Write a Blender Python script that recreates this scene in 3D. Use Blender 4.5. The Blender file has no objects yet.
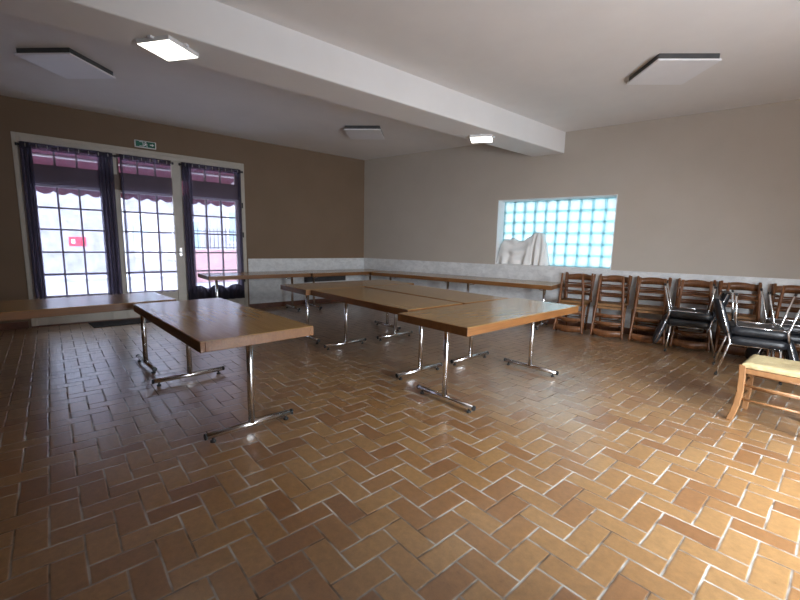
import bpy, bmesh, math, random
from mathutils import Vector, Matrix, Euler
random.seed(7)
PI = math.pi
SC = bpy.context.scene
COL = SC.collection
R = math.radians

# ------------------------------------------------------------------ helpers
class MB:
    """collects shapes into one mesh"""
    def __init__(s):
        s.bm = bmesh.new()
    def box(s, c, d, rot=None):
        m = Matrix.Translation(Vector(c))
        if rot is not None:
            m = m @ (rot if isinstance(rot, Matrix) else Matrix.Rotation(rot, 4, 'Z'))
        m = m @ Matrix.Diagonal((d[0], d[1], d[2], 1))
        bmesh.ops.create_cube(s.bm, size=1, matrix=m)
        return s
    def b2(s, lo, hi):
        return s.box([(a + b) / 2 for a, b in zip(lo, hi)], [abs(b - a) for a, b in zip(lo, hi)])
    def tube(s, pts, r, seg=10, cap=True):
        """swept round bar through points; r number or list"""
        pts = [Vector(p) for p in pts]
        n = len(pts)
        rs = r if isinstance(r, (list, tuple)) else [r] * n
        rings = []
        up = None
        for i, p in enumerate(pts):
            t = (pts[min(i + 1, n - 1)] - pts[max(i - 1, 0)]).normalized()
            if up is None:
                a = Vector((0, 0, 1)) if abs(t.z) < .9 else Vector((1, 0, 0))
            else:
                a = up
            x = a.cross(t).normalized()
            y = t.cross(x).normalized()
            up = y
            rings.append([s.bm.verts.new(p + x * math.cos(2 * PI * k / seg) * rs[i] + y * math.sin(2 * PI * k / seg) * rs[i]) for k in range(seg)])
        for a, b in zip(rings[:-1], rings[1:]):
            for k in range(seg):
                f = s.bm.faces.new((a[k], a[(k + 1) % seg], b[(k + 1) % seg], b[k]))
                f.smooth = True
        if cap:
            s.bm.faces.new(list(reversed(rings[0])))
            s.bm.faces.new(rings[-1])
        return s
    def prism(s, poly, ext, origin=(0, 0, 0)):
        """polygon of 3d points extruded by vector ext"""
        o = Vector(origin); e = Vector(ext)
        a = [s.bm.verts.new(Vector(p) + o) for p in poly]
        b = [s.bm.verts.new(Vector(p) + o + e) for p in poly]
        n = len(a)
        s.bm.faces.new(a); s.bm.faces.new(list(reversed(b)))
        for i in range(n):
            s.bm.faces.new((a[i], b[i], b[(i + 1) % n], a[(i + 1) % n]))
        return s
    def grid(s, rows, smooth=True, closed=False):
        """rows: list of lists of points"""
        vs = [[s.bm.verts.new(Vector(p)) for p in r] for r in rows]
        for a, b in zip(vs[:-1], vs[1:]):
            m = len(a)
            for k in range(m if closed else m - 1):
                f = s.bm.faces.new((a[k], a[(k + 1) % m], b[(k + 1) % m], b[k]))
                f.smooth = smooth
        return vs
    def build(s, name, mat, parent=None, bevel=0, seg=2, solid=0, subsurf=0, smooth=False):
        bmesh.ops.recalc_face_normals(s.bm, faces=s.bm.faces[:])
        me = bpy.data.meshes.new(name)
        s.bm.to_mesh(me); s.bm.free()
        o = bpy.data.objects.new(name, me)
        COL.objects.link(o)
        if mat: me.materials.append(mat)
        if smooth:
            for p in me.polygons: p.use_smooth = True
        if parent: o.parent = parent
        if solid:
            m = o.modifiers.new('solid', 'SOLIDIFY'); m.thickness = solid; m.offset = 0
        if subsurf:
            m = o.modifiers.new('sub', 'SUBSURF'); m.levels = m.render_levels = subsurf
        if bevel:
            m = o.modifiers.new('bevel', 'BEVEL'); m.width = bevel; m.segments = seg; m.limit_method = 'ANGLE'; m.angle_limit = R(50)
        return o

def tag(o, label=None, cat=None, group=None, kind=None):
    if label: o['label'] = label
    if cat: o['category'] = cat
    if group: o['group'] = group
    if kind: o['kind'] = kind
    return o

def empty(name, loc=(0, 0, 0), rz=0.0):
    o = bpy.data.objects.new(name, None)
    COL.objects.link(o)
    o.empty_display_size = .2
    o.location = loc; o.rotation_euler = (0, 0, rz)
    return o

def children(o):
    return [c for c in bpy.data.objects if c.parent == o]

def copy_tree(o, parent=None):
    c = o.copy(); COL.objects.link(c)
    c.parent = parent
    for ch in children(o):
        copy_tree(ch, c)
    return c

def struct(o):
    o['kind'] = 'structure'
    return o

# ------------------------------------------------------------------ materials
def new_mat(name):
    m = bpy.data.materials.new(name); m.use_nodes = True
    nt = m.node_tree
    return m, nt, nt.nodes['Principled BSDF']

def N(nt, typ, **kw):
    n = nt.nodes.new(typ)
    for k, v in kw.items():
        setattr(n, k, v)
    return n

def noise_col(nt, c1, c2, scale=4, detail=4, stretch=(1, 1, 1), coord='Object', rough=.6, lo=.35, hi=.65, distort=0):
    tc = N(nt, 'ShaderNodeTexCoord'); mp = N(nt, 'ShaderNodeMapping')
    mp.inputs['Scale'].default_value = stretch
    nt.links.new(tc.outputs[coord], mp.inputs[0])
    no = N(nt, 'ShaderNodeTexNoise')
    no.inputs['Scale'].default_value = scale; no.inputs['Detail'].default_value = detail
    no.inputs['Roughness'].default_value = rough; no.inputs['Distortion'].default_value = distort
    nt.links.new(mp.outputs[0], no.inputs['Vector'])
    cr = N(nt, 'ShaderNodeValToRGB')
    cr.color_ramp.elements[0].position = lo; cr.color_ramp.elements[0].color = (*c1, 1)
    cr.color_ramp.elements[1].position = hi; cr.color_ramp.elements[1].color = (*c2, 1)
    nt.links.new(no.outputs[0], cr.inputs[0])
    return cr, no

def mat(name, c1, c2=None, rough=.5, metal=0, scale=5, stretch=(1, 1, 1), bump=0, spec=.5, coord='Object', lo=.35, hi=.65, detail=4, coat=0):
    m, nt, p = new_mat(name)
    c2 = c2 or tuple(min(1, x * 1.12) for x in c1)
    cr, no = noise_col(nt, c1, c2, scale, detail, stretch, coord, lo=lo, hi=hi)
    nt.links.new(cr.outputs[0], p.inputs['Base Color'])
    p.inputs['Roughness'].default_value = rough
    p.inputs['Metallic'].default_value = metal
    p.inputs['Specular IOR Level'].default_value = spec
    if coat:
        p.inputs['Coat Weight'].default_value = coat; p.inputs['Coat Roughness'].default_value = .25
    if bump:
        b = N(nt, 'ShaderNodeBump'); b.inputs['Strength'].default_value = bump; b.inputs['Distance'].default_value = .01
        nt.links.new(no.outputs[0], b.inputs['Height']); nt.links.new(b.outputs[0], p.inputs['Normal'])
    return m

def emit_mat(name, col, strength):
    m, nt, p = new_mat(name)
    p.inputs['Base Color'].default_value = (.9, .9, .9, 1)
    p.inputs['Emission Color'].default_value = (*col, 1)
    p.inputs['Emission Strength'].default_value = strength
    return m

M = {}
M['ceiling'] = mat('white_ceiling_paint', (.80, .785, .78), (.83, .815, .81), rough=.85, scale=2, spec=.2)
M['beam'] = mat('white_beam_paint', (.80, .79, .785), (.83, .82, .815), rough=.8, scale=2, spec=.2)
M['wall_back'] = mat('taupe_wall_paint', (.475, .425, .37), (.50, .45, .395), rough=.85, scale=1.5, spec=.2)
M['wall_left'] = mat('brown_wall_paint', (.215, .15, .10), (.23, .16, .11), rough=.85, scale=1.5, spec=.2)
M['reveal'] = mat('white_plaster', (.75, .76, .76), (.8, .8, .8), rough=.8, spec=.2)
M['cream'] = mat('cream_painted_wood', (.50, .455, .385), (.55, .50, .425), rough=.5, scale=6)
M['transom'] = mat('shade_brown_joinery', (.16, .11, .085), (.2, .14, .11), rough=.6)  # shade of the backlit cream joinery is put into this brown
M['chrome'] = mat('chrome_tube', (.78, .78, .79), (.85, .85, .86), rough=.22, metal=1, scale=3)
M['black_plastic'] = mat('black_plastic', (.012, .012, .013), (.02, .02, .02), rough=.45)
M['plinth'] = mat('red_brown_plinth_tile', (.10, .042, .026), (.17, .07, .04), rough=.35, scale=6)
M['mat'] = mat('charcoal_doormat', (.02, .02, .023), (.045, .045, .05), rough=.95, scale=180, detail=2)
M['wood_chair'] = mat('stained_beech', (.125, .047, .018), (.225, .09, .033), rough=.38, scale=3, stretch=(14, 14, 2), lo=.3, hi=.7)
M['rush_dark'] = mat('aged_rush', (.19, .09, .032), (.30, .155, .06), rough=.55, scale=30, stretch=(1, 8, 1), bump=.4)
M['wood_stool'] = mat('pale_beech', (.25, .12, .05), (.34, .175, .075), rough=.42, scale=3, stretch=(12, 12, 2), lo=.3, hi=.7)
M['rush'] = mat('straw_rush', (.45, .345, .17), (.62, .51, .29), rough=.7, scale=24, stretch=(1, 10, 1), bump=.5)
M['vinyl'] = mat('black_vinyl', (.012, .014, .018), (.02, .022, .027), rough=.34, scale=40, bump=.08)
M['panel_white'] = mat('white_heating_panel', (.86, .865, .90), (.88, .885, .92), rough=.5)
M['panel_frame'] = mat('dark_grey_gap_and_grille', (.07, .07, .075), (.09, .09, .09), rough=.7)
M['cloth'] = mat('white_cotton_sheet', (.84, .835, .82), (.88, .875, .86), rough=.9, scale=8, spec=.1)
M['heater'] = mat('dark_brown_heater', (.035, .028, .03), (.05, .04, .042), rough=.5)
M['brass'] = mat('brushed_steel_fitting', (.45, .44, .42), (.55, .54, .52), rough=.35, metal=1)
M['rod'] = mat('dark_curtain_rod', (.03, .028, .03), (.05, .045, .05), rough=.4)
M['awning'] = mat('burgundy_awning_canvas', (.17, .04, .07), (.21, .05, .085), rough=.9, stretch=(1, 14, 1), scale=2)
M['white_metal'] = mat('white_painted_metal', (.8, .8, .8), (.85, .85, .85), rough=.4)
M['iron'] = mat('black_iron', (.02, .022, .024), (.035, .035, .035), rough=.6)
M['stone'] = mat('pale_stone_wall', (.26, .265, .285), (.46, .465, .49), rough=.9, scale=3.5, detail=8, lo=.3, hi=.7)
M['pink'] = mat('pink_render', (.46, .27, .27), (.5, .31, .3), rough=.9, scale=3)
M['teal'] = mat('pale_teal_shutter', (.30, .42, .45), (.36, .48, .5), rough=.7)
M['paving'] = mat('pale_paving', (.40, .41, .44), (.50, .51, .54), rough=.85, scale=2, detail=6)
M['road'] = mat('grey_asphalt', (.26, .27, .29), (.33, .34, .36), rough=.9, scale=30)
M['red_sign'] = mat('red_sign_paint', (.75, .03, .06), (.8, .05, .08), rough=.4)
M['white_paint'] = mat('white_sign_paint', (.85, .85, .85), (.9, .9, .9), rough=.5)
M['green_sign'] = mat('green_sign_paint', (.0, .10, .055), (.0, .14, .08), rough=.35)
M['dark_win'] = mat('dark_window_glass', (.08, .10, .12), (.12, .14, .16), rough=.1)

# marbled pale dado tile
def dado_mat():
    m, nt, p = new_mat('pale_marbled_dado')
    cr, no = noise_col(nt, (.66, .67, .68), (.80, .81, .82), 9, 8, (1, 1, 1.6), lo=.38, hi=.62, distort=.6)
    nt.links.new(cr.outputs[0], p.inputs['Base Color'])
    p.inputs['Roughness'].default_value = .32
    return m
M['dado'] = dado_mat()

# table tops: oak laminate, grain along local x
def oak(name, c1, c2, c3, rough):
    m, nt, p = new_mat(name)
    cr, no = noise_col(nt, c1, c2, 5, 6, (.7, 16, 16), lo=.3, hi=.7, distort=.3)
    cr2, no2 = noise_col(nt, (1, 1, 1), c3, 2.2, 3, (.5, 7, 1), lo=.45, hi=.7)
    mx = N(nt, 'ShaderNodeMix', data_type='RGBA', blend_type='MULTIPLY')
    mx.inputs[0].default_value = .6
    nt.links.new(cr.outputs[0], mx.inputs[6]); nt.links.new(cr2.outputs[0], mx.inputs[7])
    nt.links.new(mx.outputs[2], p.inputs['Base Color'])
    p.inputs['Roughness'].default_value = rough
    p.inputs['Coat Weight'].default_value = .22; p.inputs['Coat Roughness'].default_value = .14
    return m
M['oak_top'] = oak('oak_laminate', (.335, .19, .062), (.425, .25, .088), (.85, .8, .74), .23)
M['oak_edge'] = oak('oak_edge_band', (.165, .066, .018), (.25, .108, .031), (.7, .6, .5), .5)

# herringbone terracotta floor: tiles 2 x 1 in a running herringbone
def floor_mat(W=.119, ang=R(1.95), ax=-.86, ay=1.27):
    m, nt, p = new_mat('herringbone_terracotta')
    L = nt.links
    def val(v):
        n = N(nt, 'ShaderNodeValue'); n.outputs[0].default_value = v; return n.outputs[0]
    def ma(op, a, b=None, c=None):
        n = N(nt, 'ShaderNodeMath', operation=op)
        for i, v in enumerate((a, b, c)):
            if v is None: continue
            if isinstance(v, (int, float)): n.inputs[i].default_value = v
            else: L.new(v, n.inputs[i])
        return n.outputs[0]
    geo = N(nt, 'ShaderNodeNewGeometry')
    # wobble the joints a little
    wob = N(nt, 'ShaderNodeTexNoise'); wob.inputs['Scale'].default_value = 9; wob.inputs['Detail'].default_value = 2
    L.new(geo.outputs['Position'], wob.inputs['Vector'])
    sw = N(nt, 'ShaderNodeSeparateColor'); L.new(wob.outputs['Color'], sw.inputs[0])
    sp = N(nt, 'ShaderNodeSeparateXYZ'); L.new(geo.outputs['Position'], sp.inputs[0])
    px, py = sp.outputs[0], sp.outputs[1]
    c, s_ = math.cos(ang), math.sin(ang)
    X = ma('ADD', ma('MULTIPLY', px, c), ma('MULTIPLY', py, s_))
    Y = ma('SUBTRACT', ma('MULTIPLY', py, c), ma('MULTIPLY', px, s_))
    X = ma('ADD', X, ma('MULTIPLY', ma('SUBTRACT', sw.outputs[0], .5), .006))
    Y = ma('ADD', Y, ma('MULTIPLY', ma('SUBTRACT', sw.outputs[1], .5), .006))
    x = ma('ADD', ma('DIVIDE', ma('SUBTRACT', X, ax), W), 401.0)
    y = ma('ADD', ma('DIVIDE', ma('SUBTRACT', Y, ay), W), 400.5)
    u = ma('FLOOR', x); v = ma('FLOOR', y)
    fx = ma('SUBTRACT', x, u); fy = ma('SUBTRACT', y, v)
    k = ma('FLOORED_MODULO', ma('ADD', u, v), 4.0)
    is1 = ma('COMPARE', k, 1.0, .1); is3 = ma('COMPARE', k, 3.0, .1)
    vert = ma('GREATER_THAN', k, 1.5)
    lx = ma('ADD', fx, is1); ly = ma('ADD', fy, is3)
    wx = ma('SUBTRACT', 2.0, vert); wy = ma('ADD', 1.0, vert)
    d = ma('MINIMUM', ma('MINIMUM', lx, ma('SUBTRACT', wx, lx)), ma('MINIMUM', ly, ma('SUBTRACT', wy, ly)))
    tu = ma('SUBTRACT', u, is1); tv = ma('SUBTRACT', v, is3)
    cb = N(nt, 'ShaderNodeCombineXYZ'); L.new(tu, cb.inputs[0]); L.new(tv, cb.inputs[1])
    wn = N(nt, 'ShaderNodeTexWhiteNoise', noise_dimensions='2D'); L.new(cb.outputs[0], wn.inputs['Vector'])
    cr = N(nt, 'ShaderNodeValToRGB'); e = cr.color_ramp.elements
    e[0].position = 0; e[0].color = (.32, .15, .060, 1)
    e[1].position = 1; e[1].color = (.48, .272, .112, 1)
    for pos, cc in ((.12, (.37, .182, .072, 1)), (.45, (.415, .22, .085, 1)), (.75, (.45, .248, .098, 1))):
        q = e.new(pos); q.color = cc
    L.new(wn.outputs['Value'], cr.inputs[0])
    # mottling inside tiles
    mo = N(nt, 'ShaderNodeTexNoise'); mo.inputs['Scale'].default_value = 26; mo.inputs['Detail'].default_value = 9; mo.inputs['Roughness'].default_value = .78
    L.new(geo.outputs['Position'], mo.inputs['Vector'])
    mr = N(nt, 'ShaderNodeMapRange'); mr.inputs[1].default_value = .25; mr.inputs[2].default_value = .75; mr.inputs[3].default_value = .48; mr.inputs[4].default_value = 1.0
    L.new(mo.outputs[0], mr.inputs[0])
    mx = N(nt, 'ShaderNodeMix', data_type='RGBA', blend_type='MULTIPLY'); mx.inputs[0].default_value = 1
    L.new(cr.outputs[0], mx.inputs[6]); L.new(mr.outputs[0], mx.inputs[7])
    # joints
    jn = N(nt, 'ShaderNodeTexNoise'); jn.inputs['Scale'].default_value = 5; jn.inputs['Detail'].default_value = 3
    L.new(geo.outputs['Position'], jn.inputs['Vector'])
    jw = ma('ADD', .008, ma('MULTIPLY', jn.outputs[0], .03))
    mk = N(nt, 'ShaderNodeMapRange', interpolation_type='SMOOTHSTEP')
    L.new(d, mk.inputs[0]); L.new(jw, mk.inputs[1]); L.new(ma('ADD', jw, .028), mk.inputs[2])
    jc = N(nt, 'ShaderNodeValToRGB'); je = jc.color_ramp.elements
    je[0].position = .38; je[0].color = (.13, .09, .06, 1); je[1].position = .6; je[1].color = (.46, .43, .39, 1)
    L.new(jn.outputs[0], jc.inputs[0])
    fm = N(nt, 'ShaderNodeMix', data_type='RGBA')
    L.new(mk.outputs[0], fm.inputs[0]); L.new(jc.outputs[0], fm.inputs[6]); L.new(mx.outputs[2], fm.inputs[7])
    L.new(fm.outputs[2], p.inputs['Base Color'])
    rr = N(nt, 'ShaderNodeMapRange'); rr.inputs[3].default_value = .85; rr.inputs[4].default_value = .30
    L.new(mk.outputs[0], rr.inputs[0])
    ro = ma('ADD', rr.outputs[0], ma('MULTIPLY', ma('SUBTRACT', mo.outputs[0], .5), .16))
    L.new(ro, p.inputs['Roughness'])
    p.inputs['Specular IOR Level'].default_value = .5
    L.new(ma('MULTIPLY', mk.outputs[0], .95), p.inputs['Coat Weight']); p.inputs['Coat Roughness'].default_value = .28; p.inputs['Coat IOR'].default_value = 1.65
    # relief: sunken joints, slightly pillowed and tilted tiles
    pil = N(nt, 'ShaderNodeMapRange', interpolation_type='SMOOTHSTEP'); pil.inputs[1].default_value = 0; pil.inputs[2].default_value = .09
    L.new(d, pil.inputs[0])
    tl = N(nt, 'ShaderNodeSeparateColor'); L.new(wn.outputs['Color'], tl.inputs[0])
    tilt = ma('ADD', ma('MULTIPLY', lx, ma('SUBTRACT', tl.outputs[0], .5)), ma('MULTIPLY', ly, ma('SUBTRACT', tl.outputs[1], .5)))
    hgt = ma('ADD', ma('ADD', pil.outputs[0], ma('MULTIPLY', tilt, .35)), ma('MULTIPLY', mo.outputs[0], .22))
    b = N(nt, 'ShaderNodeBump'); b.inputs['Strength'].default_value = .45; b.inputs['Distance'].default_value = .003
    L.new(hgt, b.inputs['Height']); L.new(b.outputs[0], p.inputs['Normal']); L.new(b.outputs[0], p.inputs['Coat Normal'])
    return m
M['floor'] = floor_mat()

def sheer_mat(name, col, transp):
    m, nt, p = new_mat(name)
    nt.nodes.remove(p)
    out = nt.nodes['Material Output']
    cr, no = noise_col(nt, tuple(x * .85 for x in col), col, 60, 2, (1, 1, .05))
    d = N(nt, 'ShaderNodeBsdfDiffuse'); t = N(nt, 'ShaderNodeBsdfTranslucent'); tr = N(nt, 'ShaderNodeBsdfTransparent')
    nt.links.new(cr.outputs[0], d.inputs[0]); nt.links.new(cr.outputs[0], t.inputs[0])
    tr.inputs[0].default_value = (.92, .90, 1, 1)
    a = N(nt, 'ShaderNodeMixShader'); a.inputs[0].default_value = .5
    nt.links.new(d.outputs[0], a.inputs[1]); nt.links.new(t.outputs[0], a.inputs[2])
    b = N(nt, 'ShaderNodeMixShader'); b.inputs[0].default_value = transp
    nt.links.new(a.outputs[0], b.inputs[1]); nt.links.new(tr.outputs[0], b.inputs[2])
    nt.links.new(b.outputs[0], out.inputs[0])
    return m
M['sheer'] = sheer_mat('sheer_violet_voile', (.27, .24, .37), .56)
M['gather'] = sheer_mat('gathered_violet_voile', (.10, .088, .122), .2)
M['hem'] = sheer_mat('dark_curtain_hem', (.05, .045, .06), .03)

def glass_mat(name, tint, gloss=.06, rough=.02):
    m, nt, p = new_mat(name)
    nt.nodes.remove(p)
    out = nt.nodes['Material Output']
    cr, no = noise_col(nt, tuple(x * .97 for x in tint), tint, 3, 2)
    tr = N(nt, 'ShaderNodeBsdfTransparent'); nt.links.new(cr.outputs[0], tr.inputs[0])
    g = N(nt, 'ShaderNodeBsdfGlossy'); g.inputs['Roughness'].default_value = rough
    b = N(nt, 'ShaderNodeMixShader'); b.inputs[0].default_value = gloss
    nt.links.new(tr.outputs[0], b.inputs[1]); nt.links.new(g.outputs[0], b.inputs[2])
    nt.links.new(b.outputs[0], out.inputs[0])
    return m
M['pane'] = glass_mat('clear_pane', (.97, .98, 1.0))

def block_mat(name, col, transp):
    m, nt, p = new_mat(name)
    nt.nodes.remove(p)
    out = nt.nodes['Material Output']
    cr, no = noise_col(nt, tuple(x * .86 for x in col), col, 26, 4, (1, 1, .35))
    tr = N(nt, 'ShaderNodeBsdfTransparent'); nt.links.new(cr.outputs[0], tr.inputs[0])
    tl = N(nt, 'ShaderNodeBsdfTranslucent'); nt.links.new(cr.outputs[0], tl.inputs[0])
    g = N(nt, 'ShaderNodeBsdfGlossy'); g.inputs['Roughness'].default_value = .12
    a = N(nt, 'ShaderNodeMixShader'); a.inputs[0].default_value = transp
    nt.links.new(tl.outputs[0], a.inputs[1]); nt.links.new(tr.outputs[0], a.inputs[2])
    b = N(nt, 'ShaderNodeMixShader'); b.inputs[0].default_value = .05
    nt.links.new(a.outputs[0], b.inputs[1]); nt.links.new(g.outputs[0], b.inputs[2])
    nt.links.new(b.outputs[0], out.inputs[0])
    return m
M['block'] = block_mat('pressed_glass_block', (.765, .80, .81), .5)
M['block_rim'] = block_mat('glass_block_joint', (.46, .66, .69), .2)
M['led'] = emit_mat('lit_led_panel', (1.0, .96, .86), 4)

# ------------------------------------------------------------------ plan of the place
H = 3.23                               # ceiling
WX = -7.92                             # inner face of the window wall
TX = R(14.554)                         # the glass-block wall turns away by this much
CN = Vector((WX, 5.345, 0))            # far corner
XD = Vector((math.cos(TX), math.sin(TX), 0))     # along the glass-block wall
ND = Vector((-math.sin(TX), math.cos(TX), 0))    # out through it
FRONT = -2.3; RIGHT = 1.55
SR = (RIGHT - WX) / math.cos(TX)
BR = CN + XD * SR
def bw(s, d, z=0):                     # point s along the glass-block wall, d in front of it
    p = CN + XD * s - ND * d
    return Vector((p.x, p.y, z))
TH = .45
def poly_slab(name, z0, z1, m):
    o = MB()
    pts = [(WX - TH, FRONT - .2, z0), (RIGHT + .2, FRONT - .2, z0), (RIGHT + .2, BR.y + .6, z0), (WX - TH, CN.y + .45, z0)]
    o.prism(pts, (0, 0, z1 - z0))
    return struct(o.build(name, m))
poly_slab('floor', -.2, 0, M['floor'])
poly_slab('ceiling', H, H + .2, M['ceiling'])

DY0, DY1, DZ = -.555, 2.605, 2.772     # french-window opening
w = MB()
w.b2((WX - TH, FRONT, 0), (WX, DY0, H)); w.b2((WX - TH, DY1, 0), (WX, CN.y + .1, H)); w.b2((WX - TH, DY0, DZ), (WX, DY1, H))
struct(w.build('wall_left', M['wall_left']))
# glass-block wall, opening s 3.29..5.26 (sill level with the dado top)
GS0, GS1, GZ0, GZ1 = 3.30, 5.27, 1.0, 2.182
def bwall_box(mb, s0, s1, d0, d1, z0, z1):
    c = bw((s0 + s1) / 2, (d0 + d1) / 2, (z0 + z1) / 2)
    mb.box(c, (s1 - s0, abs(d1 - d0), z1 - z0), TX)
w = MB()
bwall_box(w, 0, GS0, -TH, 0, 0, H); bwall_box(w, GS1, SR + .3, -TH, 0, 0, H)
bwall_box(w, GS0, GS1, -TH, 0, 0, GZ0); bwall_box(w, GS0, GS1, -TH, 0, GZ1, H)
struct(w.build('wall_back', M['wall_back']))
# white lining of the window recess
w = MB()
bwall_box(w, GS0, GS0 + .012, -.36, 0.001, GZ0 + .012, GZ1 - .012); bwall_box(w, GS1 - .012, GS1, -.36, 0.001, GZ0 + .012, GZ1 - .012)
bwall_box(w, GS0, GS1, -.36, 0.001, GZ1 - .012, GZ1); bwall_box(w, GS0, GS1, -.36, 0.001, GZ0, GZ0 + .012)
struct(w.build('trim_3', M['reveal']))
# glazed wall at right with an added shade block; solid wall behind the camera
RW = (1.7, 3.5, .12, 2.35)             # y0 y1 z0 z1
w = MB()
w.b2((.25, FRONT, 0), (RIGHT + .3, RW[0] - .08, H)); w.b2((RIGHT, RW[0] - .08, 0), (RIGHT + .3, RW[0], H)); w.b2((RIGHT, RW[1], 0), (RIGHT + .3, BR.y + .1, H))  # first box is added out of view to shade the floor at left
w.b2((RIGHT, RW[0], 0), (RIGHT + .3, RW[1], RW[2])); w.b2((RIGHT, RW[0], RW[3]), (RIGHT + .3, RW[1], H))
struct(w.build('wall_right_and_shade_block', M['wall_back']))
w = MB(); w.b2((WX - TH, FRONT - .3, 0), (RIGHT + .3, FRONT, H))
struct(w.build('wall_front', M['wall_left']))

# ceiling beam
BX0, BX1, BZ = -4.17, -3.65, 2.893
w = MB()
w.prism([(BX0, FRONT, BZ), (BX1, FRONT, BZ), (BX1, CN.y + (BX1 - WX) * math.tan(TX) + .02, BZ), (BX0, CN.y + (BX0 - WX) * math.tan(TX) + .02, BZ)], (0, 0, H - BZ + .01))
struct(w.build('trim_4', M['beam'], bevel=.012))

# dado, capping and plinth
w = MB(); w.b2((WX, DY1 + .03, .1), (WX + .012, CN.y + .005, .982)); w.b2((WX, DY1 + .03, .982), (WX + .02, CN.y + .005, .995))
struct(w.build('trim_1', M['dado']))
w = MB(); bwall_box(w, 0.01, SR, 0, .012, .1, .985); bwall_box(w, 0.01, SR, 0, .02, .985, .998)
struct(w.build('trim_2', M['dado']))
w = MB(); w.b2((WX, DY1 + .03, 0), (WX + .018, CN.y, .1)); w.b2((WX, FRONT, 0), (WX + .018, DY0 - .03, .1))
struct(w.build('baseboard_left', M['plinth']))
w = MB(); bwall_box(w, .02, SR, 0, .018, 0, .1)
struct(w.build('baseboard_back', M['plinth']))

# ------------------------------------------------------------------ french windows (left wall)
FX = WX - .02                          # plane of the joinery
fr = MB()
fr.b2((FX - .05, DY0 - .0, 0), (FX + .03, DY0 + .085, DZ)); fr.b2((FX - .05, DY1 - .075, 0), (FX + .03, DY1, DZ))
fr.b2((FX - .05, DY0 + .085, DZ - .11), (FX + .03, DY1 - .075, DZ))
root = struct(empty('window_1', (0, 0, 0)))
fr.build('frame', M['cream'], root, bevel=.008)
ar = MB()   # architrave
ar.b2((WX - .001, DY0 + .0, 0), (WX + .02, DY0 + .05, DZ)); ar.b2((WX - .001, DY1 - .05, 0), (WX + .02, DY1, DZ)); ar.b2((WX - .001, DY0 + .05, DZ - .05), (WX + .02, DY1 - .05, DZ))
ar.build('architrave', M['cream'], root, bevel=.006)
ZT0, ZT1 = 2.10, 2.345                 # transom
UN = [(-.36, .41, (-.12, .135)), (.655, 1.395, (.905, 1.155)), (1.685, 2.435, (1.925, 2.18))]
ROWS = [1.765, 1.447, 1.110, .778]
tr = MB(); tr.b2((FX - .04, DY0 + .085, ZT0), (FX + .02, 1.40, ZT1)); tr.b2((FX - .04, 1.66, ZT0), (FX + .02, DY1 - .075, ZT1))
tr.build('transom', M['transom'], root, bevel=.006)
po = MB(); po.b2((FX - .05, 1.395, 0), (FX + .03, 1.545, DZ - .11)); po.b2((FX - .05, .43, 0), (FX + .02, .63, DZ - .11))
po.build('post', M['cream'], root, bevel=.006)
for i, (a, b, mm) in enumerate(UN):
    tl = MB()
    tl.b2((FX - .03, a, ZT1), (FX + .01, b, ZT1 + .03)); tl.b2((FX - .03, a, DZ - .15), (FX + .01, b, DZ - .11))
    lo, hi = (DY0 + .085, .43) if i == 0 else ((.63, 1.395) if i == 1 else (1.545, DY1 - .075))
    tl.b2((FX - .03, lo, ZT1), (FX + .011, a, DZ - .11))
    if hi > b: tl.b2((FX - .03, b, ZT1), (FX + .011, hi, DZ - .11))
    for y in mm: tl.b2((FX - .03, y - .013, ZT1), (FX + .01, y + .013, DZ - .11))
    tl.build('top_light_bars', M['transom'], root)
    g = MB(); g.b2((FX - .016, a, ZT1), (FX - .012, b, DZ - .11)); g.build('top_light_pane', M['pane'], root)
for i, (a, b, mm) in enumerate(UN):
    leaf = struct(empty('door_%d' % (i + 1)))
    st = MB()
    lo, hi = (DY0 + .085, .43) if i == 0 else ((.63, 1.395) if i == 1 else (1.545, DY1 - .075))
    st.b2((FX - .04, lo, .02), (FX + .015, a, ZT0)); st.b2((FX - .04, b, .02), (FX + .015, hi, ZT0)) if hi > b + .004 else None
    st.b2((FX - .04, a, .02), (FX + .015, b, .12)); st.b2((FX - .04, a, .40), (FX + .015, b, .455))
    st.b2((FX - .04, a, ZT0 - .04), (FX + .015, b, ZT0))
    st.build('stile', M['cream'], leaf, bevel=.005)
    kp = MB(); kp.b2((FX - .03, a, .12), (FX + .0, b, .40)); kp.build('kick_panel', M['cream'], leaf)
    mu = MB()
    for y in mm: mu.b2((FX - .035, y - .012, .455), (FX + .012, y + .012, ZT0 - .04))
    for z in ROWS: mu.b2((FX - .034, a, z - .012), (FX + .011, b, z + .012))
    mu.build('muntin', M['transom'], leaf)
    g = MB(); g.b2((FX - .016, a, .455), (FX - .012, b, ZT0 - .04)); g.build('pane', M['pane'], leaf)
    if i == 1:
        hd = MB(); hd.b2((FX + .03, 1.452, 1.05), (FX + .038, 1.488, 1.19)); hd.tube([(FX + .035, 1.47, 1.12), (FX + .085, 1.47, 1.12), (FX + .09, 1.40, 1.115)], .01)
        hd.build('handle', M['brass'], leaf)
    if i == 2:
        hg = MB()
        for z in (1.45, .6, 2.0): hg.tube([(FX + .035, DY1 - .05, z - .05), (FX + .035, DY1 - .05, z + .05)], .012)
        hg.build('hinge', M['black_plastic'], leaf)
# door sill board
w = MB(); w.b2((WX - TH, DY0, -.02), (WX + .03, DY1, .02)); struct(w.build('trim_5', M['plinth']))

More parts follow.
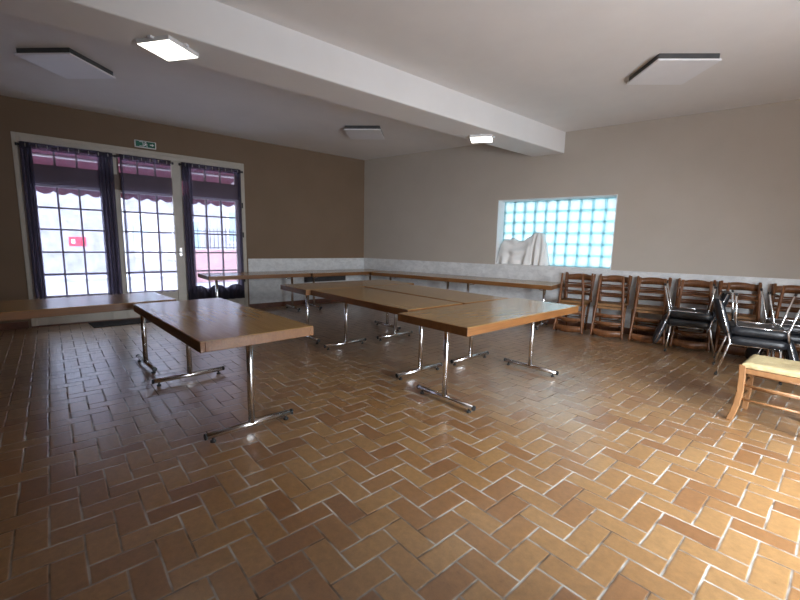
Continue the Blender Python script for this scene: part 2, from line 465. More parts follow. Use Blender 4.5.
# curtains
def curtain(y0, y1, gathers, z0, z1, label, hem=None):
    CX = WX + .075
    rt = tag(empty('voile_curtain', (CX, (y0 + y1) / 2, 0)), label, 'curtain', 'voile curtains on the french windows')
    yc = (y0 + y1) / 2
    def sheet(a, b, amp, wl, mname, zz0, ph):
        g = MB(); rows = []
        n = max(10, int((b - a) / wl * 8)); nz = 14
        for j in range(nz + 1):
            t = j / nz; z = zz0 + (z1 - zz0) * t
            rows.append([(amp * (.7 + .3 * math.sin(3.1 * t + k)) * math.sin(2 * PI * (k / 8) + ph) + .008 * math.sin(5 * t + ph), a + (b - a) * k / n - yc, z + (.0 if j else .012 * math.sin(k * .9 + ph))) for k in range(n + 1)])
        g.grid(rows)
        return g
    sheet(y0, y1, .014, .11, 'sheer', z0, .3).build('sheer_panel', M['sheer'], rt)
    for (a, b) in gathers:
        sheet(a, b, .028, .045, 'gather', z0 - .01, 1.1).build('gathered_edge', M['gather'], rt)
    r = MB(); r.tube([(0, y0 - yc - .02, z1 - .03), (0, y1 - yc + .02, z1 - .03)], .011)
    for e in (y0 - yc - .03, y1 - yc + .03):
        r.tube([(0, e - .012, z1 - .03), (0, e + .012, z1 - .03)], .02)
        r.tube([(0, e, z1 - .03), (-.06, e, z1 - .03)], .007)
    r.build('rod', M['rod'], rt)
    n = int((y1 - y0) / .12)
    for k in range(n + 1):
        y = y0 - yc + (y1 - y0) * (k + .5) / (n + 1)
        MB().tube([(.004, y - .006, z1 - .03), (.004, y + .006, z1 - .03)], .026, seg=14).build('eyelet', M['brass'], rt)
    hd = MB(); rows = []
    for j in range(2):
        rows.append([(.016 * math.sin(k * .8) , y0 - yc + (y1 - y0) * k / 60, z1 + .01 - .09 * j) for k in range(61)])
    hd.grid(rows); hd.build('heading', M['gather'], rt)
    if hem:
        hm = MB(); rows = []
        nn = 72
        for j in range(6):
            rr = []
            for k in range(nn + 1):
                y = y0 - yc + (y1 - y0) * k / nn
                u = (k / nn * 3) % 1.0
                top = hem[0] + (hem[1] - hem[0]) * max(0, 1 - abs(2 * u - 1) ** 3.2)
                zb = z0 - .16
                rr.append((.012 + .02 * math.sin(k * .7), y, zb + (top - zb) * j / 5))
            rows.append(rr)
        hm.grid(rows); hm.build('hem', M['hem'], rt)
    return rt
curtain(-.475, .58, [(-.475, -.35), (.385, .58)], .44, 2.635, 'wide dark violet sheer curtain over the leftmost french window', None)
curtain(.665, 1.375, [(.665, .70)], .44, 2.635, 'sheer violet curtain on the middle french window beside the handled post')
curtain(1.54, 2.52, [(1.54, 1.685), (2.46, 2.52)], .40, 2.635, 'sheer violet curtain with dark scalloped hem on the rightmost french window', (.40, .52))

# emergency exit sign
ex = tag(empty('exit_sign', (WX, 1.036, 2.855)), 'small green and white emergency exit sign above the french windows', 'sign')
MB().b2((0, -.15, -.055), (.035, .15, .055)).build('housing', M['white_metal'], ex, bevel=.006)
MB().b2((.035, -.135, -.042), (.038, .135, .045)).build('green_panel', M['green_sign'], ex)
pc = MB()
X0 = .038; T = .0015
def flat(poly): pc.prism([(X0, a, b) for a, b in poly], (T, 0, 0))
flat([(-.085, -.035), (-.03, -.035), (-.03, .038), (-.085, .038), (-.085, .03), (-.038, .03), (-.038, -.027), (-.085, -.027)])   # doorway
flat([(-.012, .018), (.0, .022), (.012, .018), (.016, .028), (.008, .038), (-.004, .038), (-.012, .03)])                      # head
flat([(-.02, .012), (.015, .014), (.03, -.004), (.024, -.01), (.01, .002), (.006, -.012), (.026, -.022), (.028, -.036), (.018, -.036), (.016, -.026), (-.006, -.016), (-.02, -.034), (-.032, -.03), (-.012, -.006), (-.01, .004), (-.026, .004), (-.03, -.008), (-.036, -.006)])  # runner
flat([(.06, -.006), (.09, -.006), (.09, -.022), (.122, .0), (.09, .024), (.09, .008), (.06, .008)])                           # arrow
pc.build('pictogram', M['white_paint'], ex)
for y in (-.142, .142): MB().b2((.035, y - .006, -.035), (.039, y + .006, -.02)).build('indicator_lamp', M['white_paint'], ex)

# low heater below the dado between tables
ht = tag(empty('wall_heater', (WX + .012, 4.30, .49)), 'long dark slatted heater low on the wall under the corner table', 'heater')
MB().b2((0, -.5, 0), (.07, .5, .13)).build('casing', M['heater'], ht, bevel=.01)
sl = MB()
for k in range(5): sl.b2((.07, -.48, .014 + k * .023), (.078, .48, .026 + k * .023))
sl.build('grille', M['panel_frame'], ht)

# ------------------------------------------------------------------ glass-block window
gw = struct(empty('window_2'))
nb, nr = 10, 6
sw, zw = (GS1 - GS0 - .024) / nb, (GZ1 - GZ0 - .024) / nr
g = MB()
for i in range(nb):
    for j in range(nr):
        s = GS0 + .012 + sw * (i + .5); z = GZ0 + .012 + zw * (j + .5)
        # hollow block: two faces
        for d in (-.30, -.375):
            g.box(bw(s, d, z), (sw - .028, .006, zw - .028), TX)
g.build('glass_blocks', M['block'], gw, bevel=.002, seg=1)
jt = MB()
for i in range(nb + 1):
    bwall_box(jt, GS0 + .012 + sw * i - .014, GS0 + .012 + sw * i + .014, -.385, -.295, GZ0 + .012, GZ1 - .012)
for j in range(nr + 1):
    bwall_box(jt, GS0 + .012, GS1 - .012, -.384, -.296, GZ0 + .012 + zw * j - .014, GZ0 + .012 + zw * j + .014)
jt.build('joints', M['block_rim'], gw)

# sheet draped over something on the sill
def draped():
    mb = MB()
    prof = [(3.325, .02), (3.33, .20), (3.36, .40), (3.42, .46), (3.50, .45), (3.58, .475), (3.68, .43), (3.78, .435), (3.88, .50), (3.97, .575), (4.04, .58), (4.12, .555), (4.18, .40), (4.22, .18), (4.245, .02)]
    def top(s):
        for (a, za), (b, zb) in zip(prof[:-1], prof[1:]):
            if a <= s <= b:
                t = (s - a) / (b - a); t = t * t * (3 - 2 * t)
                return za + (zb - za) * t
        return .02
    ns, nv = 110, 26
    rows = []
    for i in range(ns + 1):
        s = 3.325 + (4.245 - 3.325) * i / ns
        h = top(s); row = []
        for j in range(nv + 1):
            v = j / nv
            if v < .22:
                t = v / .22; d = -.27 + .02 * t; z = h * t
            elif v < .5:
                t = (v - .22) / .28; d = -.25 + .15 * t; z = h * (1 + .03 * math.sin(PI * t)) - .02 * t
            else:
                t = (v - .5) / .5
                d = -.10 + .085 * math.sin(t * PI / 2); z = (h - .02) * (1 - t)
                # soft vertical folds, deeper toward the hem
                d += .026 * t * math.sin(s * 38 + 2.2 * math.sin(s * 6) + 1.2 * t)
                # swags hanging between the two humps
                q = math.exp(-((s - 3.66) / .17) ** 2) * math.sin(PI * min(1, t * 1.15))
                d += .045 * q * math.sin(34 * (z - 1.6 * (s - 3.66) ** 2))
                # long folds falling from the high right shoulder
                q = math.exp(-((s - 4.05) / .13) ** 2)
                d += .022 * q * math.sin(s * 70 + 2.5 * t) * (.35 + .65 * t)
            ds = .012 * math.sin(9 * v + s * 20)
            row.append(bw(s + ds, d, GZ0 + .014 + max(0, z)))
        rows.append(row)
    mb.grid(rows)
    return mb.build('draped_sheet', M['cloth'], solid=.004, subsurf=1)
tag(draped(), 'crumpled white sheet draped over a bulky object on the glass-block window sill', 'sheet')

# ------------------------------------------------------------------ tables
TL, TW, TZ, TT = 1.83, .765, .746, .068
def make_table():
    rt = empty('folding_table')
    t = MB(); t.b2((-TL / 2 + .004, -TW / 2 + .004, TZ - .03), (TL / 2 - .004, TW / 2 - .004, TZ)); t.build('tabletop', M['oak_top'], rt, bevel=.002)
    e = MB(); b = .028
    e.b2((-TL / 2, -TW / 2, TZ - TT), (TL / 2, -TW / 2 + b, TZ - .003)); e.b2((-TL / 2, TW / 2 - b, TZ - TT), (TL / 2, TW / 2, TZ - .003))
    e.b2((-TL / 2, -TW / 2 + b, TZ - TT), (-TL / 2 + b, TW / 2 - b, TZ - .003)); e.b2((TL / 2 - b, -TW / 2 + b, TZ - TT), (TL / 2, TW / 2 - b, TZ - .003))
    e.build('edge_band', M['oak_edge'], rt, bevel=.003)
    for sgn in (-1, 1):
        x = sgn * .70
        lg = MB(); lg.tube([(x, 0, .055), (x, 0, TZ - .03)], .0225, seg=16); lg.box((x, 0, TZ - .036), (.14, .5, .012))
        leg = lg.build('leg', M['chrome'], rt)
        f = MB(); f.tube([(x, -.31, .05), (x, .31, .05)], .0205, seg=14); f.build('foot_bar', M['chrome'], leg)
        for y in (-.312, .312): MB().tube([(x, y - .006, .05), (x, y + .006, .05)], .0215, seg=14).build('end_cap', M['black_plastic'], leg)
        for y in (-.265, .265):
            gl = MB(); gl.tube([(x, y, 0.0), (x, y, .012), (x, y, .014), (x, y, .032)], [.019, .019, .009, .009], seg=12); gl.build('glide', M['black_plastic'], leg)
        br = MB(); br.tube([(x - sgn * .02, .03, TZ - .13), (x - sgn * .08, .05, TZ - .125), (x - sgn * .20, .08, TZ - .06), (x - sgn * .22, .08, TZ - .032)], .007, seg=8)
        br.build('folding_stay', M['chrome'], leg)
    return rt
TG = 'oak tables with chrome T legs'
tables = [
    ((-3.44, .845), 4.6, 'oak table nearest the camera at left, with bluish window sheen on its top'),
    ((-4.745, -.185), 96.5, 'oak table at the far left running out of frame below the first french window'),
    ((-2.315, 3.08), 93.0, 'crosswise oak table at the near right end of the central group, top shining white'),
    ((-3.655, 2.69), 1.6, 'front lengthwise oak table in the middle of the central group, before the narrow gap'),
    ((-3.665, 3.505), .4, 'rear lengthwise oak table in the middle of the central group, behind the narrow gap'),
    ((-4.975, 3.13), 91.0, 'crosswise oak table closing the far left end of the central table group'),
    ((-7.415, 2.61), 90.0, 'oak table against the window wall, in front of the rightmost curtain'),
    ((-7.365, 4.452), 90.0, 'oak table along the window wall in the far corner above the dark heater'),
]
proto = make_table()
for i, ((x, y), a, lab) in enumerate(tables):
    o = proto if i == 0 else copy_tree(proto)
    o.location = (x, y, 0); o.rotation_euler = (0, 0, R(a))
    tag(o, lab, 'table', TG)
for s, lab in ((1.838, 'oak table along the glass-block wall, left one next to the far corner'), (3.672, 'oak table along the glass-block wall, right one below the draped sheet')):
    o = copy_tree(proto); p = bw(s, .42)
    o.location = p; o.rotation_euler = (0, 0, TX)
    tag(o, lab, 'table', TG)

# ------------------------------------------------------------------ ladder-back chairs (front = -Y, back = +Y)
SH = .468
def slat(width, z0, z1, y0, bend, th, arch, nx=14):
    """curved back slat; arch raises the middle of its upper edge"""
    mb = MB(); rows = []
    for k in range(nx + 1):
        u = k / nx * 2 - 1
        x = u * width / 2; y = y0 + bend * (1 - u * u)
        zt = z1 + arch * (math.cos(u * PI) * .5 + .5) - (.25 * arch if abs(u) > .55 else 0)
        zb = z0 + arch * .25 * (1 - u * u)
        rows.append([(x, y - th / 2, zb), (x, y + th / 2, zb), (x, y + th / 2, zt), (x, y - th / 2, zt)])
    vs = mb.grid(rows, closed=True)
    mb.bm.faces.new(vs[0]); mb.bm.faces.new(list(reversed(vs[-1])))
    return mb
def post_y(z):
    return .165 + .0 * z if z < SH else .165 + .080 * ((z - SH) / .46) ** 1.2
def make_ladder_chair():
    rt = empty('ladder_back_chair')
    W = M['wood_chair']
    for sx in (-1, 1):
        pts = []
        for z in (0, .2, .40, SH, .6, .75, .90, .925):
            pts.append((sx * (.150 + .062 * z / .92), post_y(z) + (.03 * (1 - z / .3) ** 2 if z < .3 else 0), z))
        MB().tube(pts, [.016, .018, .019, .019, .018, .017, .016, .010], seg=9).build('back_post', W, rt)
        MB().tube([(sx * .198, -.165, 0), (sx * .202, -.168, .2), (sx * .205, -.17, .455)], [.014, .018, .019], seg=9).build('front_leg', W, rt)
    for z0, z1, ar in ((.812, .905, .016), (.690, .738, .010), (.575, .618, .008)):
        wd = 2 * (.150 + .062 * z0 / .92)
        slat(wd, z0, z1, post_y(z0), .042, .016, ar).build('back_slat', W, rt)
    st = MB(); rows = []
    for k in range(9):
        v = k / 8; y = -.185 + .35 * v; hw = .222 - .052 * v
        rows.append([(-hw, y, SH - .035), (-hw * .5, y, SH - .038), (hw * .5, y, SH - .038), (hw, y, SH - .035), (hw, y, SH - .006), (hw * .6, y, SH - .001 - .008 * math.sin(v * PI)), (0, y, SH - .004 - .012 * math.sin(v * PI)), (-hw * .6, y, SH - .001 - .008 * math.sin(v * PI)), (-hw, y, SH - .006)])
    vs = st.grid(rows, closed=True); st.bm.faces.new(vs[0]); st.bm.faces.new(list(reversed(vs[-1])))
    st.build('seat', M['rush_dark'], rt)
    for z in (.17, .30): MB().tube([(-.2, -.167, z), (.2, -.167, z)], .010, seg=8).build('front_rung', W, rt)
    for sx in (-1, 1):
        for z in (.14, .27): MB().tube([(sx * .2, -.167, z), (sx * .164, post_y(z), z)], .009, seg=8).build('side_rung', W, rt)
    MB().tube([(-.165, .17, .21), (.165, .17, .21)], .009, seg=8).build('rear_rung', W, rt)
    return rt
lc = make_ladder_chair()
first = True
spots = [(4.835, .33, -4), (5.365, .305, 1), (5.88, .305, 2), (6.39, .30, 0), (6.87, .305, 2), (7.40, .305, -2)]
where = ['leftmost stack', 'second stack from the left', 'third stack from the left',
         'stack behind the farther black chairs', 'stack behind the slanted black backrest', 'rightmost stack']
for (s, d, a), wh in zip(spots, where):
    yaw = TX + R(a)
    o = lc if first else copy_tree(lc); first = False
    o.location = bw(s, d); o.rotation_euler = (0, 0, yaw)
    tag(o, 'brown ladder-back chair standing upright at the bottom, ' + wh, 'chair', 'stacked brown wooden chairs')
    q = copy_tree(lc)
    q.location = bw(s, d + .03, 2 * SH + .004); q.rotation_euler = (PI, 0, yaw)
    tag(q, 'brown ladder-back chair turned upside down on top, ' + wh, 'chair', 'stacked brown wooden chairs')

# ------------------------------------------------------------------ black vinyl chairs
BS = .450
def make_black_chair():
    rt = empty('vinyl_chair')
    c = MB(); rows = []
    for k in range(13):
        v = k / 12; y = -.235 + .45 * v
        e = min(1, min(v, 1 - v) * 7) ** .5
        hw = .215 + .012 * e; zt = BS - .018 + .016 * e; zb = BS - .095 + .012 * (1 - e)
        rows.append([(-hw, y, zb), (-hw * .5, y, zb), (hw * .5, y, zb), (hw, y, zb), (hw + .008, y, (zb + zt) / 2), (hw, y, zt - .006), (hw * .8, y, zt), (0, y, zt + .002), (-hw * .8, y, zt), (-hw, y, zt - .006), (-hw - .008, y, (zb + zt) / 2)])
    vs = c.grid(rows, closed=True); c.bm.faces.new(vs[0]); c.bm.faces.new(list(reversed(vs[-1])))
    c.build('seat', M['vinyl'], rt)
    b = MB(); rows = []
    def bp(t):  # rake line of the back
        return (.225 + .125 * t, BS - .02 + .40 * t)
    for k in range(15):
        t = k / 14; y, z = bp(t)
        e = min(1, min(t + .02, 1.02 - t) * 8) ** .5
        hw = .205 * (.9 + .1 * e); th = .012 + .020 * e
        ch = .018 * math.sin(t * PI)
        rows.append([(-hw, y - th, z), (-hw * .5, y - th + .012, z), (hw * .5, y - th + .012, z), (hw, y - th, z), (hw + .006, y, z), (hw, y + th, z), (0, y + th + .014 + ch, z), (-hw, y + th, z), (-hw - .006, y, z)])
    vs = b.grid(rows, closed=True); b.bm.faces.new(vs[0]); b.bm.faces.new(list(reversed(vs[-1])))
    bk = b.build('backrest', M['vinyl'], rt)
    for u in (-.07, .07):
        MB().tube([(u, bp(t)[0] - .024, bp(t)[1]) for t in (.06, .3, .6, .94)], .005, seg=6).build('piping', M['vinyl'], bk)
    for sx in (-1, 1):
        MB().tube([(sx * .212, bp(t)[0], bp(t)[1]) for t in (0, .3, .6, .97)], .006, seg=8).build('edge_trim', M['chrome'], bk)
    for sx in (-1, 1):
        l = MB().tube([(sx * .236, .30, 0), (sx * .222, .215, BS - .08), (sx * .216, .232, BS + .02)], [.010, .012, .012], seg=10).build('rear_leg', M['chrome'], rt)
        MB().tube([(sx * .2365, .301, 0), (sx * .2355, .296, .025)], .013, seg=8).build('rubber_foot', M['black_plastic'], l)
        l = MB().tube([(sx * .225, -.225, 0), (sx * .205, -.19, BS - .08)], [.010, .012], seg=10).build('front_leg', M['chrome'], rt)
        MB().tube([(sx * .226, -.226, 0), (sx * .224, -.222, .025)], .013, seg=8).build('rubber_foot', M['black_plastic'], l)
        MB().tube([(sx * .205, -.19, BS - .095), (sx * .22, .215, BS - .095)], .009, seg=8).build('seat_rail', M['chrome'], rt)
    return rt
vc = make_black_chair()
GB = 'stacked black vinyl chairs'
vc.location = (-.835, 5.655, 0); vc.rotation_euler = (0, 0, R(105))
tag(vc, 'upright black vinyl chair with blue-lit slanted backrest behind the straw stool', 'chair', GB)
o = copy_tree(vc); o.location = (-.825, 5.66, 2 * BS + .004); o.rotation_euler = (PI, 0, R(105))
tag(o, 'upturned black vinyl chair, chrome legs in the air, on the chair behind the straw stool', 'chair', GB)
o = copy_tree(vc); o.location = (-1.60, 6.31, 0); o.rotation_euler = (0, 0, R(-75.5))
tag(o, 'upright black vinyl chair carrying another, in front of the brown chair stacks', 'chair', GB)
o = copy_tree(vc); o.location = (-1.605, 6.305, 2 * BS + .004); o.rotation_euler = (PI, 0, R(-75.5))
tag(o, 'upturned black vinyl chair with backrest hanging to the left, before the brown chair stacks', 'chair', GB)

o = copy_tree(vc); o.location = (-.60, 6.26, 0); o.rotation_euler = (0, 0, R(-73))
tag(o, 'upright black vinyl chair half hidden behind the nearest black pair', 'chair', GB)
o = copy_tree(vc); o.location = (-.59, 6.265, 2 * BS + .004); o.rotation_euler = (PI, 0, R(-73))
tag(o, 'upturned black vinyl chair half hidden behind the nearest black pair, legs in the air', 'chair', GB)

# ------------------------------------------------------------------ straw stool at the right edge
def make_stool():
    rt = tag(empty('rush_stool', (-.445, 4.195, 0), R(1)), 'pale wooden stool with straw rush seat at the right edge of the picture', 'stool')
    W = M['wood_stool']; w2, d2 = .19, .195; z = .475
    for sx in (-1, 1):
        for sy in (-1, 1):
            lg = MB(); rows = []
            for (t, fl) in ((0, .042), (.06, .026), (.14, .010), (.24, .0), (.36, 0), (z - .012, .006)):
                cx, cy = sx * (w2 - .005 + (fl if sy < 0 else fl * .25)), sy * d2; a, b = .021, .016
                rows.append([(cx - a, cy - b, t), (cx + a, cy - b, t), (cx + a, cy + b, t), (cx - a, cy + b, t)])
            vs = lg.grid(rows, closed=True, smooth=False); lg.bm.faces.new(vs[0]); lg.bm.faces.new(list(reversed(vs[-1])))
            lg.build('leg', W, rt, bevel=.005)
    for sy in (-1, 1):
        MB().b2((-w2 + .012, sy * d2 - .011, z - .075), (w2 - .012, sy * d2 + .011, z - .035)).build('apron', W, rt, bevel=.003)
        for zz in (.19, .305): MB().tube([(-w2, sy * d2, zz), (w2, sy * d2, zz)], .009, seg=8).build('rung', W, rt)
    for sx in (-1, 1):
        MB().b2((sx * w2 - .011, -d2 + .012, z - .075), (sx * w2 + .011, d2 - .012, z - .035)).build('apron', W, rt, bevel=.003)
        for zz in (.16, .275): MB().tube([(sx * w2, -d2, zz), (sx * w2, d2, zz)], .009, seg=8).build('rung', W, rt)
    st = MB(); n = 22
    # rush seat: four woven triangles meeting in the middle, ribs parallel to each edge
    def zt(x, y):
        u = max(abs(x) / .195, abs(y) / .21)
        rib = .0018 * math.sin(u * 60)
        return z + .018 - .016 * (1 - u) - (.016 * max(0, (u - .86) / .14) ** 2) + rib
    top = [[(-.195 + .39 * i / n, -.21 + .42 * j / n, zt(-.195 + .39 * i / n, -.21 + .42 * j / n)) for i in range(n + 1)] for j in range(n + 1)]
    bot = [[(p[0], p[1], z - .032) for p in r] for r in top]
    vt = st.grid(top); vb = st.grid(bot)
    for k in range(n):
        st.bm.faces.new((vt[0][k], vt[0][k + 1], vb[0][k + 1], vb[0][k])); st.bm.faces.new((vt[n][k], vt[n][k + 1], vb[n][k + 1], vb[n][k]))
        st.bm.faces.new((vt[k][0], vt[k + 1][0], vb[k + 1][0], vb[k][0])); st.bm.faces.new((vt[k][n], vt[k + 1][n], vb[k + 1][n], vb[k][n]))
    st.build('seat', M['rush'], rt, bevel=.008)
    return rt
make_stool()

# doormat
w = MB(); w.prism([(-7.87, .10, 0), (-7.39, .16, 0), (-7.47, 1.30, 0), (-7.87, 1.30, 0)], (0, 0, .012))
tag(w.build('doormat', M['mat'], bevel=.004), 'dark charcoal doormat on the floor below the french windows', 'mat')

# ------------------------------------------------------------------ ceiling panels and lamps
def heat_panel(x, y, a, label):
    rt = tag(empty('heating_panel', (x, y, H), R(a)), label, 'ceiling panel', 'square white ceiling panels')
    MB().b2((-.30, -.30, -.070), (.30, .30, -.052)).build('panel', M['panel_white'], rt, bevel=.004)
    fr = MB()
    for (a0, b0, a1, b1) in ((-.285, -.285, .285, -.262), (-.285, .262, .285, .285), (-.285, -.262, -.262, .262), (.262, -.262, .285, .262)):
        fr.b2((a0, b0, -.052), (a1, b1, -.0))
    fr.build('shadow_gap_frame', M['panel_frame'], rt)  # dark strips stand in for the shadow gap above the panel
    bp = MB(); bp.b2((-.262, -.262, -.05), (.262, .262, -.03)); bp.build('back_plate', M['panel_frame'], rt)
heat_panel(-5.889, .10, 47, 'square white ceiling panel above the leftmost french window')
heat_panel(-5.887, 3.975, 47, 'square white ceiling panel above the far corner behind the beam')
heat_panel(-1.686, 4.961, 48, 'square white ceiling panel at upper right, nearer side of the beam')
def led_lamp(x, y, z, a, size, label):
    rt = tag(empty('ceiling_lamp', (x, y, z), R(a)), label, 'lamp', 'lit square ceiling lamps')
    h = size / 2
    MB().b2((-h - .008, -h - .008, -.032), (h + .008, h + .008, 0)).build('housing', M['white_metal'], rt, bevel=.004)
    d = MB().b2((-h, -h, -.036), (h, h, -.030)).build('diffuser', M['led'], rt)
    for sx, sy in ((-1, 0), (1, 0), (0, -1), (0, 1)):
        MB().box((sx * (h + .022), sy * (h + .022), -.008), (.03, .03, .016)).build('clip', M['panel_white'], rt)
led_lamp(-3.925, .72, BZ, 36, .30, 'lit white square lamp under the ceiling beam, nearer the camera at upper left')
led_lamp(-3.955, 4.70, BZ, 36, .30, 'lit white square lamp under the ceiling beam, farther one near the glass-block wall')

# ------------------------------------------------------------------ outside the french windows
def slab_pt(*a): return a
w = MB(); w.b2((-11.4, -14, -.3), (WX - TH + .0, 16, -.03)); struct(w.build('pavement', M['paving']))
w = MB(); w.b2((-17, -14, -.3), (-11.4, 16, -.12)); struct(w.build('road', M['road']))
w = MB(); w.b2((-30, -14, -.3), (-17, 16, -.02)); struct(w.build('far_pavement', M['paving']))
aw = tag(empty('awning', (WX - TH, 1.0, 2.9)), 'burgundy awning with scalloped valance seen through the french windows', 'awning')
AX = WX - TH
c = MB(); c.grid([[(0 - 1.28 * t, y, .33 - .84 * t) for t in (0, .25, .5, .75, 1)] for y in [-2.2 + .1 * k for k in range(45)]], smooth=False)
c.build('canvas', M['awning'], aw, solid=.004)
v = MB()
rows = []
for k in range(177):
    y = -2.2 + .025 * k
    zb = -.75 - .06 * abs(math.sin(PI * (y / .24)))
    rows.append([(-1.285, y, -.51), (-1.29, y, -.6), (-1.285, y, zb)])
v.grid(rows, smooth=False); v.build('valance', M['awning'], aw, solid=.004)
br = MB(); br.tube([(-1.25, -2.2, -.46 + .05), (-1.25, 2.2, -.41)], .022, seg=8); br.build('front_bar', M['white_metal'], aw)
br = MB(); br.tube([(-.80, -2.2, -.22), (-.80, 2.2, -.22)], .018, seg=8); br.build('cross_bar', M['white_metal'], aw)
for y in (.62, 1.72):
    a_ = MB(); a_.tube([(-.25, y, -.12), (-.75, y + .10, -.30), (-1.24, y + .0, -.45)], .022, seg=8); a_.build('folding_arm', M['white_metal'], aw)

fb = tag(empty('stone_house', (-18.5, 0, 0)), 'pale stone house across the street seen through the left and middle french windows', 'house')
m = MB(); m.b2((-.5, -8, 0), (0, 4.6, 6.5)); m.build('facade', M['stone'], fb)
for y, z0, z1 in ((-2.4, .9, 2.3), (2.2, .9, 2.3), (-2.4, 3.6, 5), (-.2, 3.6, 5), (2.2, 3.6, 5), (3.8, .0, 2.2)):
    f = MB(); f.b2((0, y - .5, z0), (.06, y + .5, z1)); fo = f.build('window_surround', M['white_metal'], fb)
    g = MB(); g.b2((.06, y - .4, z0 + .1), (.075, y + .4, z1 - .1)); g.build('shutter', M['teal'], fo)
hb = tag(empty('pink_house', (-20, 9, 0)), 'pale house behind the railing seen through the rightmost french window', 'house')
m = MB(); m.b2((-.5, -4.0, 0), (0, 6, 6)); m.build('facade', M['paving'], hb)
for y in (-2.8, -.6, 1.6):
    f = MB(); f.b2((0, y - .5, 1.2), (.05, y + .5, 2.8)); fo = f.build('window_surround', M['white_metal'], hb)
    g = MB(); g.b2((.05, y - .4, 1.3), (.065, y + .4, 2.7)); g.build('shutter', M['teal'], fo)
w = MB(); w.b2((-15.2, 2.9, -.12), (-14.9, 9, 1.02)); struct(w.build('garden_wall', M['pink'], bevel=.02))
rl = tag(empty('iron_railing', (-15.05, 2.9, 1.02)), 'dark iron railing on the pink garden wall outside the rightmost french window', 'railing')
for z in (.06, .62):
    m = MB(); m.tube([(0, 0, z), (0, 6, z)], .018, seg=6); m.build('rail', M['iron'], rl)
for k in range(46):
    m = MB(); m.tube([(0, .05 + .13 * k, 0), (0, .05 + .13 * k, .72)], .011, seg=6); m.build('bar', M['iron'], rl)
sg = tag(empty('street_sign', (-18.5, .15, 1.19)), 'small red sign board with a white mark on the stone house across the street', 'sign')
m = MB(); m.b2((0, -.24, -.16), (.03, .24, .16)); m.build('board', M['red_sign'], sg, bevel=.004)
m = MB(); m.b2((.03, -.17, -.07), (.034, -.07, .07)); m.build('mark', M['white_paint'], sg)

# ------------------------------------------------------------------ windows behind / beside the camera
def big_window(name, axis):
    rt = struct(empty(name))
    f = MB(); g = MB()
    if axis == 'x':
        y0, y1, z0, z1 = RW; x = RIGHT + .12
        n = 2
        for k in range(n + 1):
            y = y0 + (y1 - y0) * k / n; f.b2((x - .03, max(y0, y - .03), z0), (x + .03, min(y1, y + .03), z1))
        for z in (z0 + .03, z1 - .03): f.b2((x - .029, y0, z - .03), (x + .029, y1, z + .03))
        g.b2((x - .003, y0, z0), (x + .003, y1, z1))
    f.build('frame', M['cream'], rt); g.build('pane', M['pane'], rt)
big_window('window_3', 'x')

# ------------------------------------------------------------------ light
wd = bpy.data.worlds.new('World'); SC.world = wd; wd.use_nodes = True
nt = wd.node_tree; bg = nt.nodes['Background']
tc = N(nt, 'ShaderNodeTexCoord'); sx = N(nt, 'ShaderNodeSeparateXYZ'); nt.links.new(tc.outputs['Generated'], sx.inputs[0])
cr = N(nt, 'ShaderNodeValToRGB'); e = cr.color_ramp.elements
e[0].position = .45; e[0].color = (.55, .58, .62, 1); e[1].position = .9; e[1].color = (.80, .90, 1.0, 1)
mr = N(nt, 'ShaderNodeMapRange'); mr.inputs[1].default_value = -1; mr.inputs[2].default_value = 1
nt.links.new(sx.outputs[2], mr.inputs[0]); nt.links.new(mr.outputs[0], cr.inputs[0])
nt.links.new(cr.outputs[0], bg.inputs[0]); bg.inputs[1].default_value = 12.5

def area(name, loc, rot, sx_, sy_, power, col, portal=False):
    l = bpy.data.lights.new(name, 'AREA'); l.shape = 'RECTANGLE'; l.size = sx_; l.size_y = sy_
    l.energy = power; l.color = col
    if portal: l.cycles.is_portal = True
    o = bpy.data.objects.new(name, l); COL.objects.link(o); o.location = loc; o.rotation_euler = rot
    return o
# portals guide the sky's light in through the real openings
area('french_window_portal', (WX - .12, (DY0 + DY1) / 2, DZ / 2), (0, R(-90), 0), DZ, DY1 - DY0, 1, (1, 1, 1), True)
p = bw((GS0 + GS1) / 2, -.42, (GZ0 + GZ1) / 2)
area('glass_block_portal', p, (R(-90), 0, TX), GS1 - GS0, GZ1 - GZ0, 1, (1, 1, 1), True)
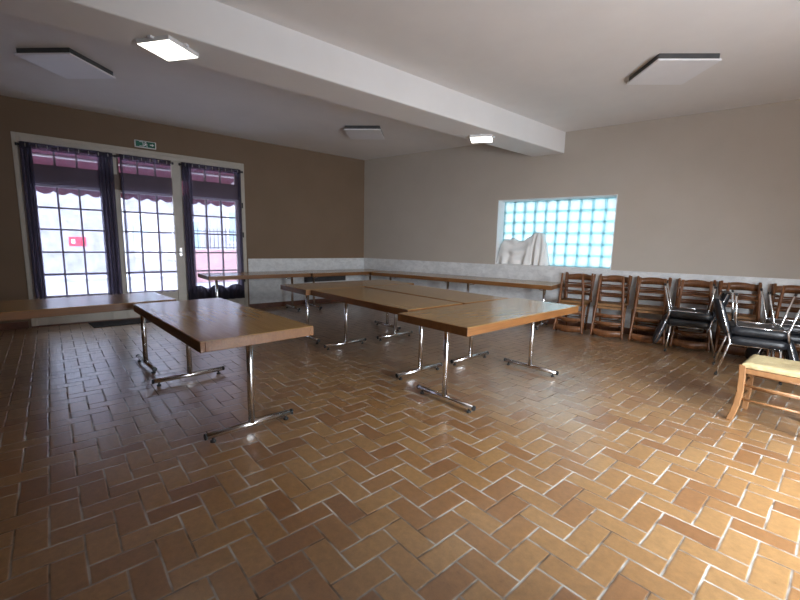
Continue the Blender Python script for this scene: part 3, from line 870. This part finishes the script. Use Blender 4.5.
# daylight through the big window at the right, plus an added fill lamp
o = area('daylight_right_window', (RIGHT + .36, (RW[0] + RW[1]) / 2, (RW[2] + RW[3]) / 2 + .1), (0, 0, 0), RW[3] - RW[2] - .2, RW[1] - RW[0], 185, (.90, .96, 1.0))
o.rotation_euler = Vector((-.72, .30, -.62)).to_track_quat('-Z', 'Y').to_euler(); o.data.spread = R(118)
o = area('added_ceiling_fill', (RIGHT + .6, (RW[0] + RW[1]) / 2, .7), (0, 0, 0), 1.2, RW[1] - RW[0], 105, (.86, .93, 1.0))  # added fill lamp aimed up through the window to brighten the ceiling
o.rotation_euler = Vector((-.74, .12, .60)).to_track_quat('-Z', 'Y').to_euler()
area('right_window_portal', (RIGHT + .2, (RW[0] + RW[1]) / 2, (RW[2] + RW[3]) / 2), (0, R(90), 0), RW[3] - RW[2], RW[1] - RW[0], 1, (1, 1, 1), True)

# ------------------------------------------------------------------ camera
F_PX = 398.26
cam = bpy.data.cameras.new('camera'); co = bpy.data.objects.new('camera', cam); COL.objects.link(co)
cam.sensor_width = 36; cam.lens = F_PX / 800 * 36; cam.clip_start = .02
yaw, pitch, roll = R(50.681), R(-7.9925), R(1.2228)
f = Vector((-math.sin(yaw) * math.cos(pitch), math.cos(yaw) * math.cos(pitch), math.sin(pitch)))
r = f.cross(Vector((0, 0, 1))).normalized(); u = r.cross(f)
r2 = r * math.cos(roll) + u * math.sin(roll); u2 = u * math.cos(roll) - r * math.sin(roll)
mw = Matrix((r2, u2, -f)).transposed().to_4x4(); mw.translation = Vector((0, 0, 1.34))
co.matrix_world = mw
SC.camera = co
SC.view_settings.view_transform = 'Standard'; SC.view_settings.look = 'None'; SC.view_settings.gamma = 1
SC.view_settings.use_curve_mapping = False
SC.view_settings.exposure = 0.1
SC.cycles.max_bounces = 10; SC.cycles.diffuse_bounces = 5; SC.cycles.transparent_max_bounces = 16; SC.cycles.glossy_bounces = 4
SC.cycles.caustics_reflective = False; SC.cycles.caustics_refractive = False
SC.cycles.use_denoising = True
